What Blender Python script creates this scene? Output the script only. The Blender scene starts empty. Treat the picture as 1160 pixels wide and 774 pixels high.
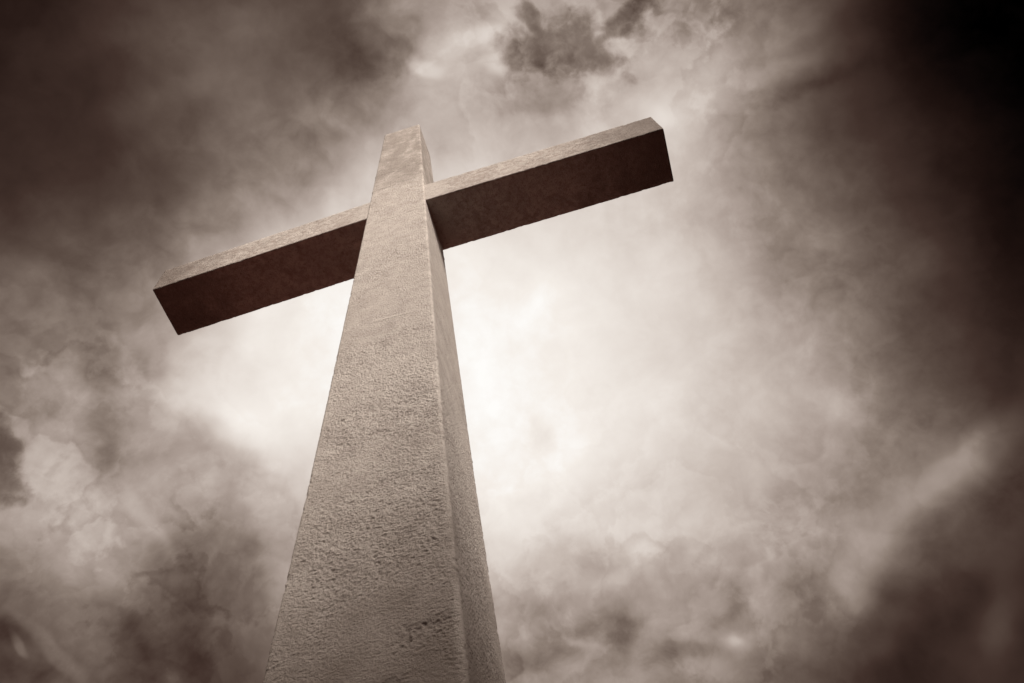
import bpy, math, random
import numpy as np
from mathutils import Matrix, Vector

SC = bpy.context.scene
COL = SC.collection

# ------------------------------------------------------------------ camera
CAM = Vector((0.7725, -2.0504, 1.6))
YAW, PITCH, ROLL, FPX, FRAME_W = 0.0900, 1.0749, -0.2162, 947.0, 1160.0
fwd = Vector((-math.sin(YAW) * math.cos(PITCH), math.cos(YAW) * math.cos(PITCH), math.sin(PITCH)))
rt0 = Vector((math.cos(YAW), math.sin(YAW), 0.0))
up0 = rt0.cross(fwd)
AX_R = rt0 * math.cos(ROLL) + up0 * math.sin(ROLL)
AX_U = up0 * math.cos(ROLL) - rt0 * math.sin(ROLL)
AX_F = fwd
cam_data = bpy.data.cameras.new('camera')
cam_data.sensor_width = 36.0
cam_data.lens = 36.0 * FPX / FRAME_W
cam_data.clip_start = 0.05
cam_data.clip_end = 6000.0
cam = bpy.data.objects.new('camera', cam_data)
M = Matrix((AX_R, AX_U, -AX_F)).transposed().to_4x4()
M.translation = CAM
cam.matrix_world = M
COL.objects.link(cam)
SC.camera = cam

# ------------------------------------------------------------------ exposure, sun
SC.view_settings.view_transform = 'Standard'
SC.view_settings.look = 'None'
SC.view_settings.gamma = 1.0
SC.view_settings.use_curve_mapping = False
EXPOSURE = 1.3
SC.view_settings.exposure = EXPOSURE
SUN_ELEV, SUN_AZ = math.radians(42), math.radians(-52)     # azimuth measured from +X, towards +Y
sun_dir = Vector((math.cos(SUN_ELEV) * math.cos(SUN_AZ), math.cos(SUN_ELEV) * math.sin(SUN_AZ), math.sin(SUN_ELEV)))
sl = bpy.data.lights.new('sun', 'SUN')
sl.energy = 1.5
sl.angle = math.radians(12)
sl.color = (1.0, 0.92, 0.85)
sun = bpy.data.objects.new('sun', sl)
sun.rotation_euler = (-sun_dir).to_track_quat('-Z', 'Y').to_euler()
sun.location = sun_dir * 60
COL.objects.link(sun)

# ------------------------------------------------------------------ node expression helper
class NT:
    def __init__(s, tree):
        s.t = tree; s.n = tree.nodes; s.l = tree.links
    def new(s, kind, **kw):
        n = s.n.new(kind)
        for k, v in kw.items(): setattr(n, k, v)
        return n
    def put(s, sock, v):
        if isinstance(v, bpy.types.NodeSocket): s.l.new(v, sock)
        elif v is not None: sock.default_value = v
    def m(s, op, a, b=None, c=None, clamp=False):
        n = s.new('ShaderNodeMath', operation=op, use_clamp=clamp)
        s.put(n.inputs[0], a); s.put(n.inputs[1], b)
        if c is not None: s.put(n.inputs[2], c)
        return n.outputs[0]
    def add(s, a, b): return s.m('ADD', a, b)
    def sub(s, a, b): return s.m('SUBTRACT', a, b)
    def mul(s, a, b): return s.m('MULTIPLY', a, b)
    def mad(s, a, b, c): return s.m('MULTIPLY_ADD', a, b, c)
    def v(s, op, a, b=None, sc=None):
        n = s.new('ShaderNodeVectorMath', operation=op)
        s.put(n.inputs[0], a); s.put(n.inputs[1], b)
        if sc is not None: s.put(n.inputs['Scale'], sc)
        return n.outputs['Value'] if op in ('DOT_PRODUCT', 'LENGTH') else n.outputs['Vector']
    def noise(s, vec, scale, detail=2.0, rough=0.5, dist=0.0, lac=2.0):
        n = s.new('ShaderNodeTexNoise')
        s.put(n.inputs['Vector'], vec)
        n.inputs['Scale'].default_value = scale; n.inputs['Detail'].default_value = detail
        n.inputs['Roughness'].default_value = rough; n.inputs['Distortion'].default_value = dist
        n.inputs['Lacunarity'].default_value = lac
        return n.outputs['Fac'], n.outputs['Color']
    def sep(s, vec):
        n = s.new('ShaderNodeSeparateXYZ'); s.put(n.inputs[0], vec); return n.outputs
    def comb(s, x, y, z):
        n = s.new('ShaderNodeCombineXYZ'); s.put(n.inputs[0], x); s.put(n.inputs[1], y); s.put(n.inputs[2], z); return n.outputs[0]
    def step(s, x, a, b, lo=0.0, hi=1.0):
        n = s.new('ShaderNodeMapRange', interpolation_type='SMOOTHSTEP')
        s.put(n.inputs['Value'], x)
        for k, q in zip(('From Min', 'From Max', 'To Min', 'To Max'), (a, b, lo, hi)): n.inputs[k].default_value = q
        return n.outputs['Result']
    def ramp(s, fac, stops, interp='LINEAR'):
        n = s.new('ShaderNodeValToRGB'); cr = n.color_ramp; cr.interpolation = interp
        while len(cr.elements) > 1: cr.elements.remove(cr.elements[-1])
        cr.elements[0].position = stops[0][0]; cr.elements[0].color = stops[0][1]
        for p, c in stops[1:]:
            e = cr.elements.new(p); e.color = c
        s.put(n.inputs['Fac'], fac)
        return n.outputs['Color']
    def mix(s, f, a, b, blend='MIX'):
        n = s.new('ShaderNodeMix', data_type='RGBA', blend_type=blend)
        s.put(n.inputs[0], f); s.put(n.inputs[6], a); s.put(n.inputs[7], b)
        return n.outputs[2]

def lin(c):
    c = c / 255.0
    return c / 12.92 if c <= 0.04045 else ((c + 0.055) / 1.055) ** 2.4
def tone(r, g, b, k=1.0): return (lin(r) * k, lin(g) * k, lin(b) * k, 1.0)

# ------------------------------------------------------------------ sky: storm clouds in front, open overcast sky behind
W = bpy.data.worlds.new('World')
SC.world = W
W.use_nodes = True
W.node_tree.nodes.clear()
g = NT(W.node_tree)
direction = g.new('ShaderNodeTexCoord').outputs['Generated']
d_f = g.v('DOT_PRODUCT', direction, tuple(AX_F))
d_fc = g.m('MAXIMUM', d_f, 0.15)
KX = FPX / 1160.0; KY = FPX / 774.0
S0 = g.mad(g.m('DIVIDE', g.v('DOT_PRODUCT', direction, tuple(AX_R)), d_fc), KX, 0.5)      # along the cloud bank
T0 = g.mad(g.m('DIVIDE', g.v('DOT_PRODUCT', direction, tuple(AX_U)), d_fc), -KY, 0.5)     # down the cloud bank
def centred(col): return g.v('SUBTRACT', col, (0.5, 0.5, 0.5))
w1 = g.sep(centred(g.noise(direction, 4.5, 2.0, 0.5)[1]))
w2 = g.sep(centred(g.noise(direction, 17.0, 2.0, 0.5)[1]))
# heaped billows: inverted soft cells broken up over several sizes
def billow(scale, detail, rough, warp, wscale):
    p = g.v('ADD', direction, g.v('SCALE', centred(g.noise(direction, wscale, 2.0, 0.5)[1]), None, warp))
    n = g.noise(p, scale, detail, rough)[0]
    return g.mad(g.m('ABSOLUTE', g.sub(n, 0.5)), 4.0, -0.36)
BIL = billow(8.0, 6.0, 0.56, 0.12, 7.0)
FIN = g.sub(g.noise(g.v('ADD', direction, g.v('SCALE', centred(g.noise(direction, 16.0, 2.0, 0.5)[1]), None, 0.05)), 17.0, 8.0, 0.58)[0], 0.5)
BRK = g.mad(FIN, 2.1, g.mul(BIL, 0.5))
S1 = g.mad(w2[0], 0.050, g.mad(w1[0], 0.075, S0))
T1 = g.mad(w2[1], 0.075, g.mad(w1[1], 0.110, T0))
S2 = g.mad(w2[0], 0.040, g.mad(w1[0], 0.012, S0))
T2 = g.mad(w2[1], 0.060, g.mad(w1[1], 0.018, T0))

# broad tone of the cloud cover, lens vignette painted in: rows from the top of the bank to its foot
ROWS = [
 [38,45,58,68,80,85,85,90,150,185,190,180,165,150,150,115,85,45,15,4,2],
 [42,50,60,75,90,92,86,88,185,202,192,182,185,185,165,125,90,50,20,6,2],
 [45,55,65,80,95,105,125,150,180,190,180,190,205,225,190,120,75,52,35,18,5],
 [55,62,75,95,115,140,165,195,210,215,215,215,215,215,185,135,95,68,50,32,12],
 [75,82,92,120,150,190,225,235,235,235,230,225,215,205,185,150,115,85,62,42,20],
 [110,115,125,165,200,235,250,250,250,250,245,246,236,226,211,186,151,116,82,55,30],
 [115,130,115,160,215,240,252,253,253,255,248,246,236,228,216,201,176,136,98,68,42],
 [135,165,140,180,220,250,250,252,253,255,248,246,238,228,218,206,186,156,115,90,60],
 [150,195,150,175,190,225,240,248,250,252,250,246,234,221,211,201,176,151,125,110,75],
 [170,185,175,150,155,190,220,240,245,245,242,231,218,211,201,186,161,151,122,90,65],
 [135,165,165,115,115,125,180,200,210,212,210,190,185,175,170,160,150,120,85,65,50],
 [95,105,125,82,82,98,135,160,165,165,165,150,160,155,170,135,115,75,48,60,50],
 [80,115,110,80,72,80,120,140,145,150,150,165,160,165,155,105,85,55,42,60,55],
]
acc = None
NR = len(ROWS)
for j, row in enumerate(ROWS):
    st = [(i / 20.0, (v / 255.0,) * 3 + (1.0,)) for i, v in enumerate(row)]
    val = g.ramp(S1, st, 'B_SPLINE')
    x = g.m('ABSOLUTE', g.mad(g.m('MINIMUM', g.m('MAXIMUM', T1, 0.0), 1.0), NR - 1.0, -float(j)))
    a = g.m('MAXIMUM', g.sub(1.5, x), 0.0); b = g.m('MAXIMUM', g.sub(0.5, x), 0.0)
    w = g.sub(g.mul(g.mul(a, a), 0.5), g.mul(g.mul(b, b), 1.5))
    # the outermost rows also carry what lies past them
    if j in (0, NR - 1): w = g.add(w, g.mul(g.mul(b, b), 0.5))
    term = g.mul(val, w)
    acc = term if acc is None else g.add(acc, term)

# single clouds, rags and breaks: x, y, half axes, tilt, change of tone, edge softness
RAGS = [
 (640,84,70,24,-6,-24,1.5),(600,70,30,26,0,-14,1.5),
 (610,105,60,24,-12,-24,1),(575,50,22,34,0,24,1),(482,74,24,12,0,34,1),(530,48,40,16,-20,18,1),(560,78,16,8,0,20,1),(455,20,12,16,0,18,1),
 (758,124,30,26,0,22,1.5),(410,58,60,36,20,-20,2),(250,95,110,30,-15,10,2),(310,30,60,24,-10,12,2),
 (885,80,80,12,-24,20,1.4),(915,98,70,12,-22,-20,1.4),(845,58,70,22,-25,10,1.5),(900,40,60,16,-35,10,1.5),
 (118,505,24,95,-4,-26,1.3),(70,470,30,16,-30,-24,1.4),(166,585,13,46,-34,30,1.3),(85,520,34,60,0,12,1.5),
 (22,735,18,6,48,34,1),(58,735,54,10,42,20,1),(30,765,56,24,0,-34,1.5),(10,720,28,14,0,-28,1.4),
 (135,650,30,40,10,12,1.5),(40,675,60,20,15,-18,1.5),(215,740,36,50,0,-14,1.8),(200,768,12,14,0,30,1.3),(140,770,40,10,0,-20,1.3),
 (1092,516,78,26,-36,46,1.6),(1045,565,60,22,-40,22,1.6),(968,652,26,62,26,42,1.6),(1130,560,80,26,-40,-14,1.6),
 
 (150,715,30,20,20,-22,1.3),(165,738,10,26,-15,-16,1.2),(620,738,46,24,-20,-26,1.4),(700,716,36,18,-10,-22,1.4),(772,738,48,14,0,-28,1.3),(836,664,26,15,10,-24,1.3),(812,698,34,12,-20,-18,1.3),
 (834,727,26,9,0,44,1.3),(800,748,34,16,0,20,1.4),(655,734,30,6,8,28,1.3),(690,660,34,11,-15,16,1.4),(600,690,40,16,0,-14,1.5),(720,600,60,22,0,14,1.6),
 (1130,712,26,48,20,30,1.4),(1060,690,90,60,-40,-8,1.6),(1010,720,50,18,-30,16,1.3),(1140,640,30,40,20,14,1.3),(965,560,22,20,0,-18,1.4),(955,460,40,26,30,14,1.5),(640,520,40,36,0,8,1.5),(610,500,14,40,-20,-10,1.4),
 (270,475,50,26,30,18,1.5),(215,640,60,40,0,-10,1.8),(280,530,40,18,30,-12,1.5),(305,610,24,60,-20,12,1.6),
]
for (cx, cy, rx, ry, ang, amp, pw) in RAGS:
    ca, sa = math.cos(math.radians(ang)), math.sin(math.radians(ang))
    dx = g.mad(S2, 1160.0, -float(cx)); dy = g.mad(T2, 774.0, -float(cy))
    e1 = g.mad(dx, ca / rx, g.mul(dy, sa / rx)); e2 = g.mad(dx, -sa / ry, g.mul(dy, ca / ry))
    r2 = g.m('MAXIMUM', g.add(g.mad(e1, e1, g.mul(e2, e2)), g.mul(BRK, 0.75 if pw == 1 else 0.9)), -0.25)
    k = g.m('EXPONENT', g.mul(g.mul(r2, g.m('ABSOLUTE', r2)) if pw == 1 else r2, -0.95 if pw == 1 else -1.15))
    acc = g.mad(g.m('MINIMUM', k, 1.3), 0.85 * amp / 255.0, acc)

# scud: small dark clouds with a torn outline, each a union of lumps
SCUD = [
 (-66, 0.7, [(646,40,40,25,0),(626,58,58,28,6),(668,62,40,20,18),(692,46,36,10,-26),(714,22,40,13,-36),(602,30,26,8,58)]),
 (-66, 0.5, [(-4,514,24,44,-18),(2,548,30,20,25)]),
]
TEAR = g.sub(g.noise(g.v('ADD', direction, g.v('SCALE', centred(g.noise(direction, 40.0, 2.0, 0.5)[1]), None, 0.02)), 46.0, 6.0, 0.58)[0], 0.5)
for amp, rag, lumps in SCUD:
    dmax = None
    for (cx, cy, rx, ry, ang) in lumps:
        ca, sa = math.cos(math.radians(ang)), math.sin(math.radians(ang))
        dx = g.mad(S2, 1160.0, -float(cx)); dy = g.mad(T2, 774.0, -float(cy))
        e1 = g.mad(dx, ca / rx, g.mul(dy, sa / rx)); e2 = g.mad(dx, -sa / ry, g.mul(dy, ca / ry))
        q = g.sub(1.0, g.mad(e1, e1, g.mul(e2, e2)))
        if dmax is None: dmax = q
        else:
            n = g.new('ShaderNodeMath', operation='SMOOTH_MAX'); g.put(n.inputs[0], dmax); g.put(n.inputs[1], q); n.inputs[2].default_value = 0.8
            dmax = n.outputs[0]
    dens = g.step(g.mad(TEAR, -2.6, g.mad(BRK, -rag, dmax)), -0.9, 1.25)
    acc = g.mad(dens, amp / 255.0, acc)

# billows: finer structure, strongest in the middle tones
b1 = g.sub(g.noise(direction, 7.0, 6.0, 0.5)[0], 0.5)
mid = g.m('MAXIMUM', g.sub(1.0, g.m('ABSOLUTE', g.mad(acc, 2.3, -1.33))), 0.25)
acc = g.mad(g.mad(FIN, 0.34, g.mad(BIL, 0.11, g.mul(b1, 0.22))), mid, acc)
# overlapping sheets: each has one crisp, ragged edge and thins away behind it
def sheet(seed, scale, depth):
    p = g.v('ADD', g.v('ADD', direction, (seed, seed * 0.7, -seed)), g.v('SCALE', centred(g.noise(direction, scale * 1.4, 2.0, 0.5)[1]), None, 0.35 / scale))
    n = g.sub(g.noise(p, scale, 8.0, 0.54)[0], 0.5)
    return g.mul(g.step(n, -0.003, 0.036), g.m('EXPONENT', g.mul(g.m('MAXIMUM', n, 0.0), -depth)))
sheets = g.add(g.mul(sheet(3.1, 6.5, 16.0), 0.10), g.mad(sheet(7.7, 8.5, 18.0), -0.10, g.mad(sheet(12.3, 15.0, 14.0), -0.030, g.mul(sheet(17.9, 13.0, 14.0), 0.030))))
heap = g.m('MAXIMUM', g.mul(g.step(T0, 0.48, 0.78), g.step(S0, 0.95, 0.72)), g.mul(g.step(T0, 0.30, 0.05), g.mul(g.step(S0, 0.30, 0.42), g.step(S0, 0.85, 0.68))))
heap = g.m('MAXIMUM', heap, g.mul(g.step(S0, 0.24, 0.06), g.step(T0, 0.40, 0.58)))
heap = g.mul(g.mad(heap, 0.90, 0.36), g.step(g.noise(direction, 5.0, 3.0, 0.5)[0], 0.30, 0.62, 0.45, 1.15))
acc = g.mad(g.mul(sheets, heap), mid, acc)

K = 1.0 / 2 ** EXPOSURE
SEPIA = [(0, 0, 0), (14, 8, 7), (28, 17, 14), (40, 27, 23), (65, 49, 43), (90, 75, 67), (115, 100, 91), (140, 125, 115), (170, 155, 146),
         (200, 187, 178), (225, 215, 207), (245, 238, 231), (255, 253, 250)]
cloud = g.ramp(g.m('MINIMUM', g.m('MAXIMUM', acc, 0.0), 1.0), [(c[0] / 255.0, tone(*c, k=K)) for c in SEPIA])

sky = g.new('ShaderNodeTexSky', sky_type='NISHITA', sun_disc=False, sun_elevation=SUN_ELEV,
            sun_rotation=math.atan2(sun_dir.x, sun_dir.y))
sky.dust_density = 4.0; sky.air_density = 1.5
bw = g.new('ShaderNodeRGBToBW'); g.l.new(sky.outputs[0], bw.inputs[0])
back = g.ramp(0.0, [(0.0, (1.0, 0.88, 0.78, 1.0))])
veil = g.mad(g.noise(direction, 3.0, 6.0, 0.55, 0.5)[0], 1.0, 0.5)
skyc = g.v('SCALE', g.v('MULTIPLY', g.comb(1.0, 0.88, 0.78), g.comb(bw.outputs[0], bw.outputs[0], bw.outputs[0])), None, veil)
bg_sky = g.new('ShaderNodeBackground'); g.put(bg_sky.inputs[0], skyc); bg_sky.inputs[1].default_value = 0.12
bg_cloud = g.new('ShaderNodeBackground'); g.put(bg_cloud.inputs[0], cloud); bg_cloud.inputs[1].default_value = 1.0
edge = g.add(d_f, g.mul(w1[2], 0.10))
mixs = g.new('ShaderNodeMixShader')
g.put(mixs.inputs[0], g.step(edge, 0.52, 0.72))
g.l.new(bg_sky.outputs[0], mixs.inputs[1]); g.l.new(bg_cloud.outputs[0], mixs.inputs[2])
outw = g.new('ShaderNodeOutputWorld'); g.l.new(mixs.outputs[0], outw.inputs['Surface'])

# ------------------------------------------------------------------ numpy noise for real relief
def _hash(ix, iy, iz, seed):
    h = (ix.astype(np.int64) * 374761393 + iy.astype(np.int64) * 668265263 + iz.astype(np.int64) * 2147483647 + seed * 974634777) & 0xFFFFFFFF
    h = ((h ^ (h >> 13)) * 1274126177) & 0xFFFFFFFF
    h = ((h ^ (h >> 16)) * 2246822519) & 0xFFFFFFFF
    return ((h ^ (h >> 15)) & 0xFFFFFF) / float(0xFFFFFF) * 2.0 - 1.0
def vnoise(P, seed=0):
    I = np.floor(P); Fr = P - I; Fr = Fr * Fr * Fr * (Fr * (Fr * 6 - 15) + 10)
    x, y, z = I[:, 0], I[:, 1], I[:, 2]; fx, fy, fz = Fr[:, 0], Fr[:, 1], Fr[:, 2]
    def c(a, b, d): return _hash(x + a, y + b, z + d, seed)
    def mx(a, b, t): return a + (b - a) * t
    return mx(mx(mx(c(0,0,0), c(1,0,0), fx), mx(c(0,1,0), c(1,1,0), fx), fy), mx(mx(c(0,0,1), c(1,0,1), fx), mx(c(0,1,1), c(1,1,1), fx), fy), fz)
def fbm(P, oct=3, seed=0, gain=0.5):
    s = 0; a = 1.0; n = 0
    for o in range(oct):
        s = s + a * vnoise(P * (2.03 ** o) + 17.3 * o, seed + o); n += a; a *= gain
    return s / n
def sstep(x, a, b):
    t = np.clip((x - a) / (b - a), 0, 1); return t * t * (3 - 2 * t)

def stucco(P, coarse=1.0):
    """height of thrown, roughly floated render in metres"""
    wob = np.stack([fbm(P * 24, 2, 3), fbm(P * 24 + 5, 2, 4), fbm(P * 24 + 11, 2, 5)], -1) * 0.007
    Q = (P + wob) * np.array([1.0, 1.0, 1.3])
    a = fbm(Q * 120, 2, 11, 0.6)
    big = vnoise(Q * 34, 31)
    dash = np.maximum(-vnoise(Q * 100, 41) - 0.25, 0) + 0.5 * np.maximum(-vnoise(Q * 62, 43) - 0.45, 0)           # torn gaps between the clots
    patch = 0.42 + 0.78 * sstep(fbm(P * 2.3 + 3.1, 3, 51), -0.25, 0.25)
    return coarse * patch * (0.0031 * a + 0.0008 * big - 0.0026 * dash) + 0.002 * fbm(P * 3.1, 2, 77)

def grid_mesh(name, verts, nu, nv, closed_u, caps, mat, parent=None, attrs=None, smooth=True):
    """nv rings of nu points"""
    idx = np.arange(nu * nv).reshape(nv, nu)
    nxt = np.roll(idx, -1, axis=1)
    a = idx[:-1].ravel(); b = nxt[:-1].ravel(); c = nxt[1:].ravel(); d = idx[1:].ravel()
    quads = np.stack([a, b, c, d], -1)
    faces_loop = quads.ravel(); nq = len(quads)
    totals = [4] * nq
    loops = faces_loop
    v = verts
    cap_idx = []
    for ci, ring, flip in caps:
        tri_c = len(v); v = np.vstack([v, ci[None]])
        r = idx[ring]; r2 = np.roll(r, -1)
        tri = np.stack([r, r2, np.full_like(r, tri_c)], -1) if not flip else np.stack([r2, r, np.full_like(r, tri_c)], -1)
        loops = np.concatenate([loops, tri.ravel()]); totals += [3] * len(tri)
    me = bpy.data.meshes.new(name)
    me.vertices.add(len(v)); me.vertices.foreach_set('co', v.astype(np.float32).ravel())
    me.loops.add(len(loops)); me.loops.foreach_set('vertex_index', loops.astype(np.int32))
    tot = np.array(totals, np.int32)
    me.polygons.add(len(tot)); me.polygons.foreach_set('loop_start', np.concatenate([[0], np.cumsum(tot)[:-1]]).astype(np.int32))
    me.polygons.foreach_set('loop_total', tot)
    me.polygons.foreach_set('use_smooth', np.full(len(tot), smooth))
    me.update(calc_edges=True)
    me.validate()
    if attrs:
        for k, arr in attrs.items():
            at = me.attributes.new(k, 'FLOAT', 'POINT')
            full = np.zeros(len(v), np.float32); full[:len(arr)] = arr
            at.data.foreach_set('value', full)
    me.materials.append(mat)
    o = bpy.data.objects.new(name, me); COL.objects.link(o)
    if parent: o.parent = parent
    return o

def mat_new(name):
    m = bpy.data.materials.new(name); m.use_nodes = True; m.node_tree.nodes.clear()
    n = NT(m.node_tree)
    bs = n.new('ShaderNodeBsdfPrincipled'); out = n.new('ShaderNodeOutputMaterial'); n.l.new(bs.outputs[0], out.inputs[0])
    return m, n, bs

# ------------------------------------------------------------------ stucco material
def stucco_material():
    m, n, bs = mat_new('weathered_stucco')
    P = n.new('ShaderNodeTexCoord').outputs['Object']
    xyz = n.sep(P)
    bead = n.new('ShaderNodeAttribute', attribute_name='bead').outputs['Fac']
    pit = n.new('ShaderNodeAttribute', attribute_name='hollow').outputs['Fac']
    flat = n.v('MULTIPLY', P, (1.0, 1.0, 1.1))
    big = n.noise(P, 1.4, 4.0, 0.55, 0.3)[0]
    mott = n.noise(P, 9.0, 5.0, 0.62, 0.4)[0]
    grain = n.noise(flat, 95.0, 5.0, 0.70, 0.3)[0]
    run = n.noise(n.v('MULTIPLY', P, (7.0, 7.0, 0.9)), 1.0, 4.0, 0.6, 0.2)[0]
    base = n.ramp(mott, [(0.28, (0.342, 0.306, 0.277, 1)), (0.5, (0.421, 0.381, 0.346, 1)), (0.72, (0.482, 0.440, 0.402, 1))])
    base = n.mix(n.mul(n.step(big, 0.45, 0.70), 0.35), base, (0.36, 0.32, 0.285, 1))
    base = n.mix(n.mul(n.step(run, 0.58, 0.78), 0.18), base, (0.24, 0.205, 0.178, 1))
    # darker in the hollows between the clots of render
    base = n.mix(n.mul(n.step(pit, 0.2, 1.0), 0.40), base, (0.12, 0.095, 0.080, 1))
    base = n.mix(n.mul(n.step(grain, 0.55, 0.67), 0.62), base, (0.16, 0.13, 0.11, 1))
    # black algae crust on the head of the shaft
    head = n.m('MULTIPLY', n.step(n.mad(n.noise(P, 3.0, 3.0)[0], 0.8, xyz[2]), 8.3, 8.9), n.step(n.noise(n.v('MULTIPLY', P, (1.0, 1.0, 0.5)), 9.0, 7.0, 0.72, 0.0)[0], 0.27, 0.60))
    base = n.mix(n.mul(head, 0.58), base, (0.13, 0.105, 0.088, 1))
    # peppering of soot and lichen on the high, rain-washed part
    pepper = n.mul(n.step(n.noise(P, 34.0, 5.0, 0.75, 0.2)[0], 0.53, 0.63), n.step(xyz[2], 5.2, 8.6, 0.18, 0.60))
    base = n.mix(pepper, base, (0.190, 0.160, 0.138, 1))
    # splash dirt with a ragged edge, and vignette shade painted towards the foot
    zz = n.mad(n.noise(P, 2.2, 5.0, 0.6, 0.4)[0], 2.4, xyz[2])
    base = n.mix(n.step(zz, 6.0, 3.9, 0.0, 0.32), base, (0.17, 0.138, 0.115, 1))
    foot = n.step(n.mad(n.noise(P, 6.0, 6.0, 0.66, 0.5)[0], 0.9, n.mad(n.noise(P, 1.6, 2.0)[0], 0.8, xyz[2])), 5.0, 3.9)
    base = n.mix(n.mul(foot, 0.68), base, (0.115, 0.088, 0.072, 1))  # ragged stain band, widened to carry more of that painted darkening
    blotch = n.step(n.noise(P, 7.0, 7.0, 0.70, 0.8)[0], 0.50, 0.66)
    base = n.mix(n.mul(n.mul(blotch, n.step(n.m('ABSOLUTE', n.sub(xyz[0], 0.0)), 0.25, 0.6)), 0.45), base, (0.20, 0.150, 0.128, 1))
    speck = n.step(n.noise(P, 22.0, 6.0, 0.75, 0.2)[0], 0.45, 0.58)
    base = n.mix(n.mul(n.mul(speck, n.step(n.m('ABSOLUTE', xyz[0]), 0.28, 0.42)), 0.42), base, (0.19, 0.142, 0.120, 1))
    # darker towards the arm ends: vignette and underside shade painted into the colour
    tip_shade = n.step(n.mad(n.noise(P, 5.0, 5.0, 0.65)[0], 0.9, n.m('ABSOLUTE', xyz[0])), 1.45, 2.45)
    base = n.mix(n.mul(tip_shade, 0.86), base, (0.105, 0.082, 0.069, 1))
    # trowelled corner bead stays cleaner
    base = n.mix(n.mul(n.mul(bead, n.step(mott, 0.42, 0.62)), 0.32), base, (0.55, 0.505, 0.46, 1))
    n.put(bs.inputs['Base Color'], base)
    bs.inputs['Roughness'].default_value = 0.93
    bs.inputs['Specular IOR Level'].default_value = 0.2
    bh = n.mad(n.noise(flat, 110.0, 4.0, 0.62, 0.3)[0], 1.0, n.mul(n.noise(flat, 190.0, 3.0, 0.6)[0], 0.35))
    bp = n.new('ShaderNodeBump'); bp.inputs['Strength'].default_value = 0.9; bp.inputs['Distance'].default_value = 0.007
    n.put(bp.inputs['Height'], bh); n.l.new(bp.outputs[0], bs.inputs['Normal'])
    return m
STUCCO = stucco_material()

# ------------------------------------------------------------------ ground
SHADE_BANK_H = 3.9 + 7.0 * math.tan(SUN_ELEV)  # crest of the unseen bank added to block the low sun
def ground():
    m, n, bs = mat_new('bare_red_earth')
    P = n.new('ShaderNodeTexCoord').outputs['Object']
    c = n.ramp(n.noise(P, 0.35, 7.0, 0.62, 0.5)[0], [(0.3, (0.115, 0.050, 0.042, 1)), (0.7, (0.175, 0.080, 0.068, 1))])
    n.put(bs.inputs['Base Color'], c); bs.inputs['Roughness'].default_value = 1.0; bs.inputs['Specular IOR Level'].default_value = 0.05
    bp = n.new('ShaderNodeBump'); bp.inputs['Strength'].default_value = 0.6; bp.inputs['Distance'].default_value = 0.05
    n.put(bp.inputs['Height'], n.noise(P, 6.0, 8.0, 0.65)[0]); n.l.new(bp.outputs[0], bs.inputs['Normal'])
    xs = np.concatenate([[-2500, -900, -400, -200, -120, -70], np.linspace(-40, 40, 161), [70, 120, 200, 400, 900, 2500]])
    X, Y = np.meshgrid(xs, xs); k = len(xs)
    R = np.hypot(X, Y).ravel()
    V = np.stack([X.ravel(), Y.ravel(), np.zeros(X.size)], -1)
    # level forecourt; unseen bank added behind the viewer to shade the cross foot
    hd = Vector((sun_dir.x, sun_dir.y)).normalized()
    s = V[:, 0] * hd.x + V[:, 1] * hd.y + 1.2 * fbm(V * np.array([.12, .12, 1]), 2, 8)
    V[:, 2] = 0.05 * fbm(V * np.array([.35, .35, 1]), 3, 5) * sstep(R, 0.8, 3.0)
    bank = SHADE_BANK_H * (sstep(s, 3.0, 7.4)) + 0.25 * np.clip(s - 8, 0, 200)
    V[:, 2] += bank * (1 - sstep(R, 300, 2000)) + sstep(s, 3.6, 7) * 0.7 * fbm(V * np.array([.5, .5, 1]), 3, 6)
    me = bpy.data.meshes.new('ground')
    F = [(j * k + i, j * k + i + 1, (j + 1) * k + i + 1, (j + 1) * k + i) for j in range(k - 1) for i in range(k - 1)]
    me.from_pydata(V.tolist(), [], F); me.materials.append(m)
    for p in me.polygons: p.use_smooth = True
    o = bpy.data.objects.new('ground', me); COL.objects.link(o); o['kind'] = 'structure'
ground()

# ------------------------------------------------------------------ the cross
HT = 10.0
WB, WT, FB, FT, BB, BT = 0.3470, 0.1821, -0.3366, -0.1747, 0.3445, 0.1668
XT = -0.0175
def flare(z): return 0.016 * min(1.0, max(0.0, (4.9 - z) / 1.8)) ** 1.6
def hw(z): return WB + (WT - WB) * z / HT + flare(z)
def fy(z): return FB + (FT - FB) * z / HT
def by(z): return BB + (BT - BB) * z / HT
def cxz(z): return XT * z / HT
BL, BF, BK, BZ0, BZ1, BXO = 1.9843, -0.2047, 0.2100, 7.4949, 7.8659, 0.0204
L_DZ, L_DY, R_DZ, R_DY = 0.0784, 0.0580, 0.0029, 0.0237

cross = bpy.data.objects.new('monument_cross', None); COL.objects.link(cross)
cross['label'] = 'tall tapered stucco cross seen from below against stormy clouds'
cross['category'] = 'cross'

def side_params(n, chamfer):
    """positions -1..1 along one side, close set at the corners"""
    t = np.linspace(-1, 1, n)
    return t

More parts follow.
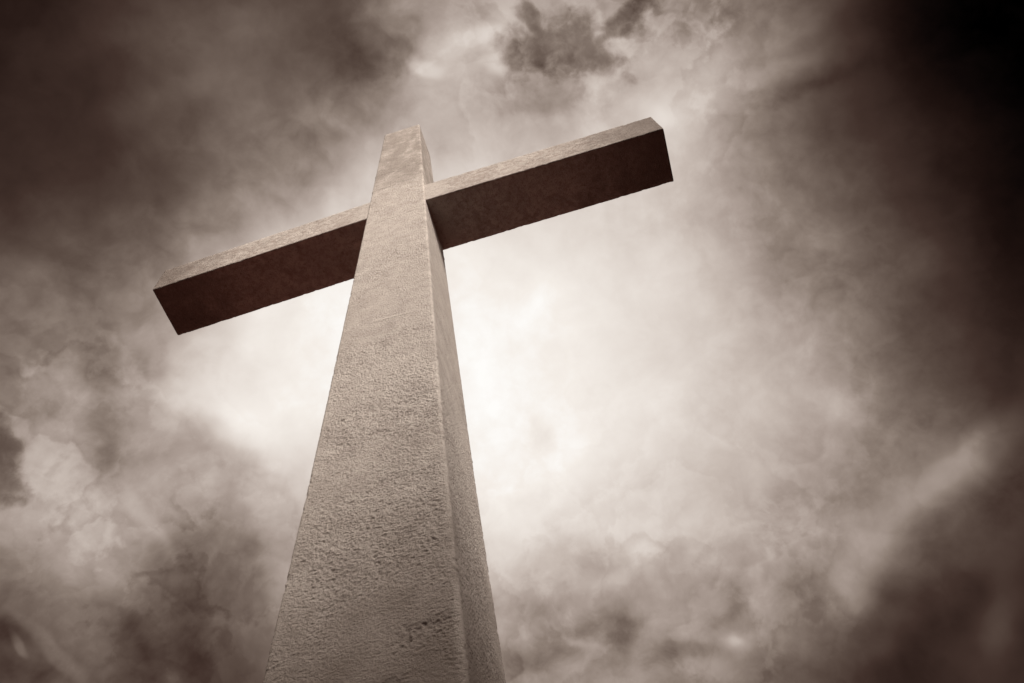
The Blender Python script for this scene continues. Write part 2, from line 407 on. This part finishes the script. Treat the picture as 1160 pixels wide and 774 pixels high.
def perimeter(x0, x1, y0, y1, n, r, fine=(1, 1, 1, 1)):
    """closed ring around a rectangle with rounded corners, counter-clockwise from above, plus distance to nearest corner and outward normal"""
    pts, nor, dc = [], [], []
    cs = [((x0 + r, y0 + r), 180), ((x1 - r, y0 + r), 270), ((x1 - r, y1 - r), 0), ((x0 + r, y1 - r), 90)]
    for k in range(4):
        (cx, cy), a0 = cs[k]
        arc = [math.radians(a0 + 90 * i / 4.0) for i in range(5)]
        for i, a in enumerate(arc):
            pts.append((cx + r * math.cos(a), cy + r * math.sin(a))); nor.append((math.cos(a), math.sin(a))); dc.append(0.0)
        (nx, ny), _ = cs[(k + 1) % 4]
        ae = arc[-1]
        p0 = np.array(pts[-1]); p1 = np.array((nx + r * math.cos(ae), ny + r * math.sin(ae)))
        Ls = np.linalg.norm(p1 - p0)
        m = max(8, int(n * fine[k]))
        for i in range(1, m):
            t = i / m
            pts.append(tuple(p0 + (p1 - p0) * t)); nor.append((math.cos(ae), math.sin(ae))); dc.append(min(t, 1 - t) * Ls)
    return np.array(pts), np.array(nor), np.array(dc)

def build_shaft():
    zs = [0.0]
    while zs[-1] < 2.75: zs.append(zs[-1] + 0.05)
    while zs[-1] < HT - 0.02: zs.append(zs[-1] + 0.0028 + 0.0050 * (zs[-1] - 2.7) / 7.3)
    zs = np.array(zs + [HT]); zs[-2] = HT - 0.006
    n = 235
    V, N, A, D = [], [], [], []
    for z in zs:
        w = hw(z); c = cxz(z); r = 0.012
        ins = 0.008 if z == HT else 0.0
        p, nn, dc = perimeter(c - w + ins, c + w - ins, fy(z) + ins, by(z) - ins, n, r, (1, 0.75, 0.18, 0.18))
        V.append(np.c_[p, np.full(len(p), z)]); N.append(np.c_[nn, np.zeros(len(p))]); D.append(dc)
    nu = len(V[0]); V = np.vstack(V); N = np.vstack(N); D = np.concatenate(D)
    z = V[:, 2]
    h = stucco(V)
    bead_w = 0.012 + 0.010 * fbm(V * np.array([0, 0, 6.0]), 3, 91)
    bead = np.exp(-(D / np.maximum(bead_w, 0.006)) ** 2)
    right_front = (V[:, 0] > 0) & (V[:, 1] < 0)
    bead_c = bead * np.where(right_front, 1.0, 0.0)
    hollow = sstep(-h, 0.0006, 0.0034)
    h = h * (1 - 0.5 * bead_c) * (1 - 0.35 * bead)
    h = h * np.where(N[:, 0] > 0.9, 0.55, 1.0) * (1.0 - 0.45 * sstep(z, 4.6, 6.8))
    h = h * sstep(HT - z, -0.001, 0.10)
    front = (N[:, 1] < -0.9)
    # day joints of the render, faint ridges running nearly level across the front
    for zj, amp, til in ((8.12, 0.004, 0.10), (7.30, 0.003, 0.05), (8.55, 0.003, 0.16), (5.6, 0.002, -0.1)):
        dz = z - zj - til * V[:, 0] - 0.02 * fbm(V * 6, 2, 63)
        h = h + amp * np.exp(-(dz / 0.012) ** 2) * sstep(fbm(V * 4, 2, 65), -0.3, 0.2)
    # chipped hollow low on the front, with broken render around it
    for (hx, hz, sx, sz, dep) in HOLES:
        q = ((V[:, 0] - hx) / sx) ** 2 + ((z - hz) / sz) ** 2
        q = np.maximum(q + (1.1 if dep > 0.008 else 2.2) * fbm(V * 60, 3, 44), 0)
        e = np.exp(-q) * front
        h = h - dep * e; hollow = np.maximum(hollow, np.minimum(1, 1.6 * e * (dep > 0.008)))
    # crumbs of render on the far right arris
    for zc, s in CRUMBS:
        q = ((z - zc) / s) ** 2 + (np.hypot(V[:, 0] - cxz(zc) - hw(zc), V[:, 1] - by(zc)) / s) ** 2
        h = h + s * 1.1 * np.exp(-q)
    h = np.where(z < 2.75, h * 0.4, h)
    h = h - 0.0028 * bead * sstep(fbm(V * 34, 3, 133), 0.12, 0.5)      # nicked arrises
    V = V + N * h[:, None]
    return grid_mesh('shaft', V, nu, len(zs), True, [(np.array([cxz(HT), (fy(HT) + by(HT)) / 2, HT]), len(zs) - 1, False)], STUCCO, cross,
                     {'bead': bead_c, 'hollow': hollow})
HOLES = [(0.145, 3.335, 0.011, 0.005, 0.010), (0.158, 3.348, 0.005, 0.004, 0.006), (0.13, 3.36, 0.05, 0.035, 0.005), (0.235, 3.36, 0.04, 0.03, 0.005), (0.0, 3.20, 0.12, 0.02, 0.004)]
CRUMBS = [(4.84, 0.007), (4.72, 0.005), (6.1, 0.004)]
build_shaft()

def build_beam():
    # rings in the y-z plane, swept along x; the arms sag a little towards the ends
    s = []
    x = -1.0
    xs = np.concatenate([[-1.0, -0.9985], np.linspace(-0.994, 0.994, 430), [0.9985, 1.0]])
    n = 52
    V, N, D = [], [], []
    for t in xs:
        a = abs(t); dz = (L_DZ if t < 0 else R_DZ) * a; dy = (L_DY if t < 0 else R_DY) * a
        ins = 0.006 if abs(t) == 1.0 else 0.0
        p, nn, dc = perimeter(BF + dy + ins, BK + dy - ins, BZ0 + dz + ins, BZ1 + dz - ins, n, 0.010)
        V.append(np.c_[np.full(len(p), BXO + BL * t), p]); N.append(np.c_[np.zeros(len(p)), nn]); D.append(dc)
    nu = len(V[0]); nv = len(xs); V = np.vstack(V); N = np.vstack(N); D = np.concatenate(D)
    h = stucco(V + np.array([3.3, 1.7, 0.4]), 0.8)
    hollow = sstep(-h, 0.002, 0.006) * 0.5
    bead = np.exp(-(D / 0.012) ** 2)
    h = h * (1 - 0.5 * bead) - 0.003 * bead * sstep(fbm(V * 34, 3, 137), 0.1, 0.5)
    V = V + N * h[:, None]
    # rings run counter-clockwise in (y, z), the sweep goes along +x: outward faces
    c0 = V[:nu].mean(0); c1 = V[-nu:].mean(0)
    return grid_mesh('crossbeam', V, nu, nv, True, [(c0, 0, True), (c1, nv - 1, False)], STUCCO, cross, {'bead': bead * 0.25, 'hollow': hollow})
build_beam()
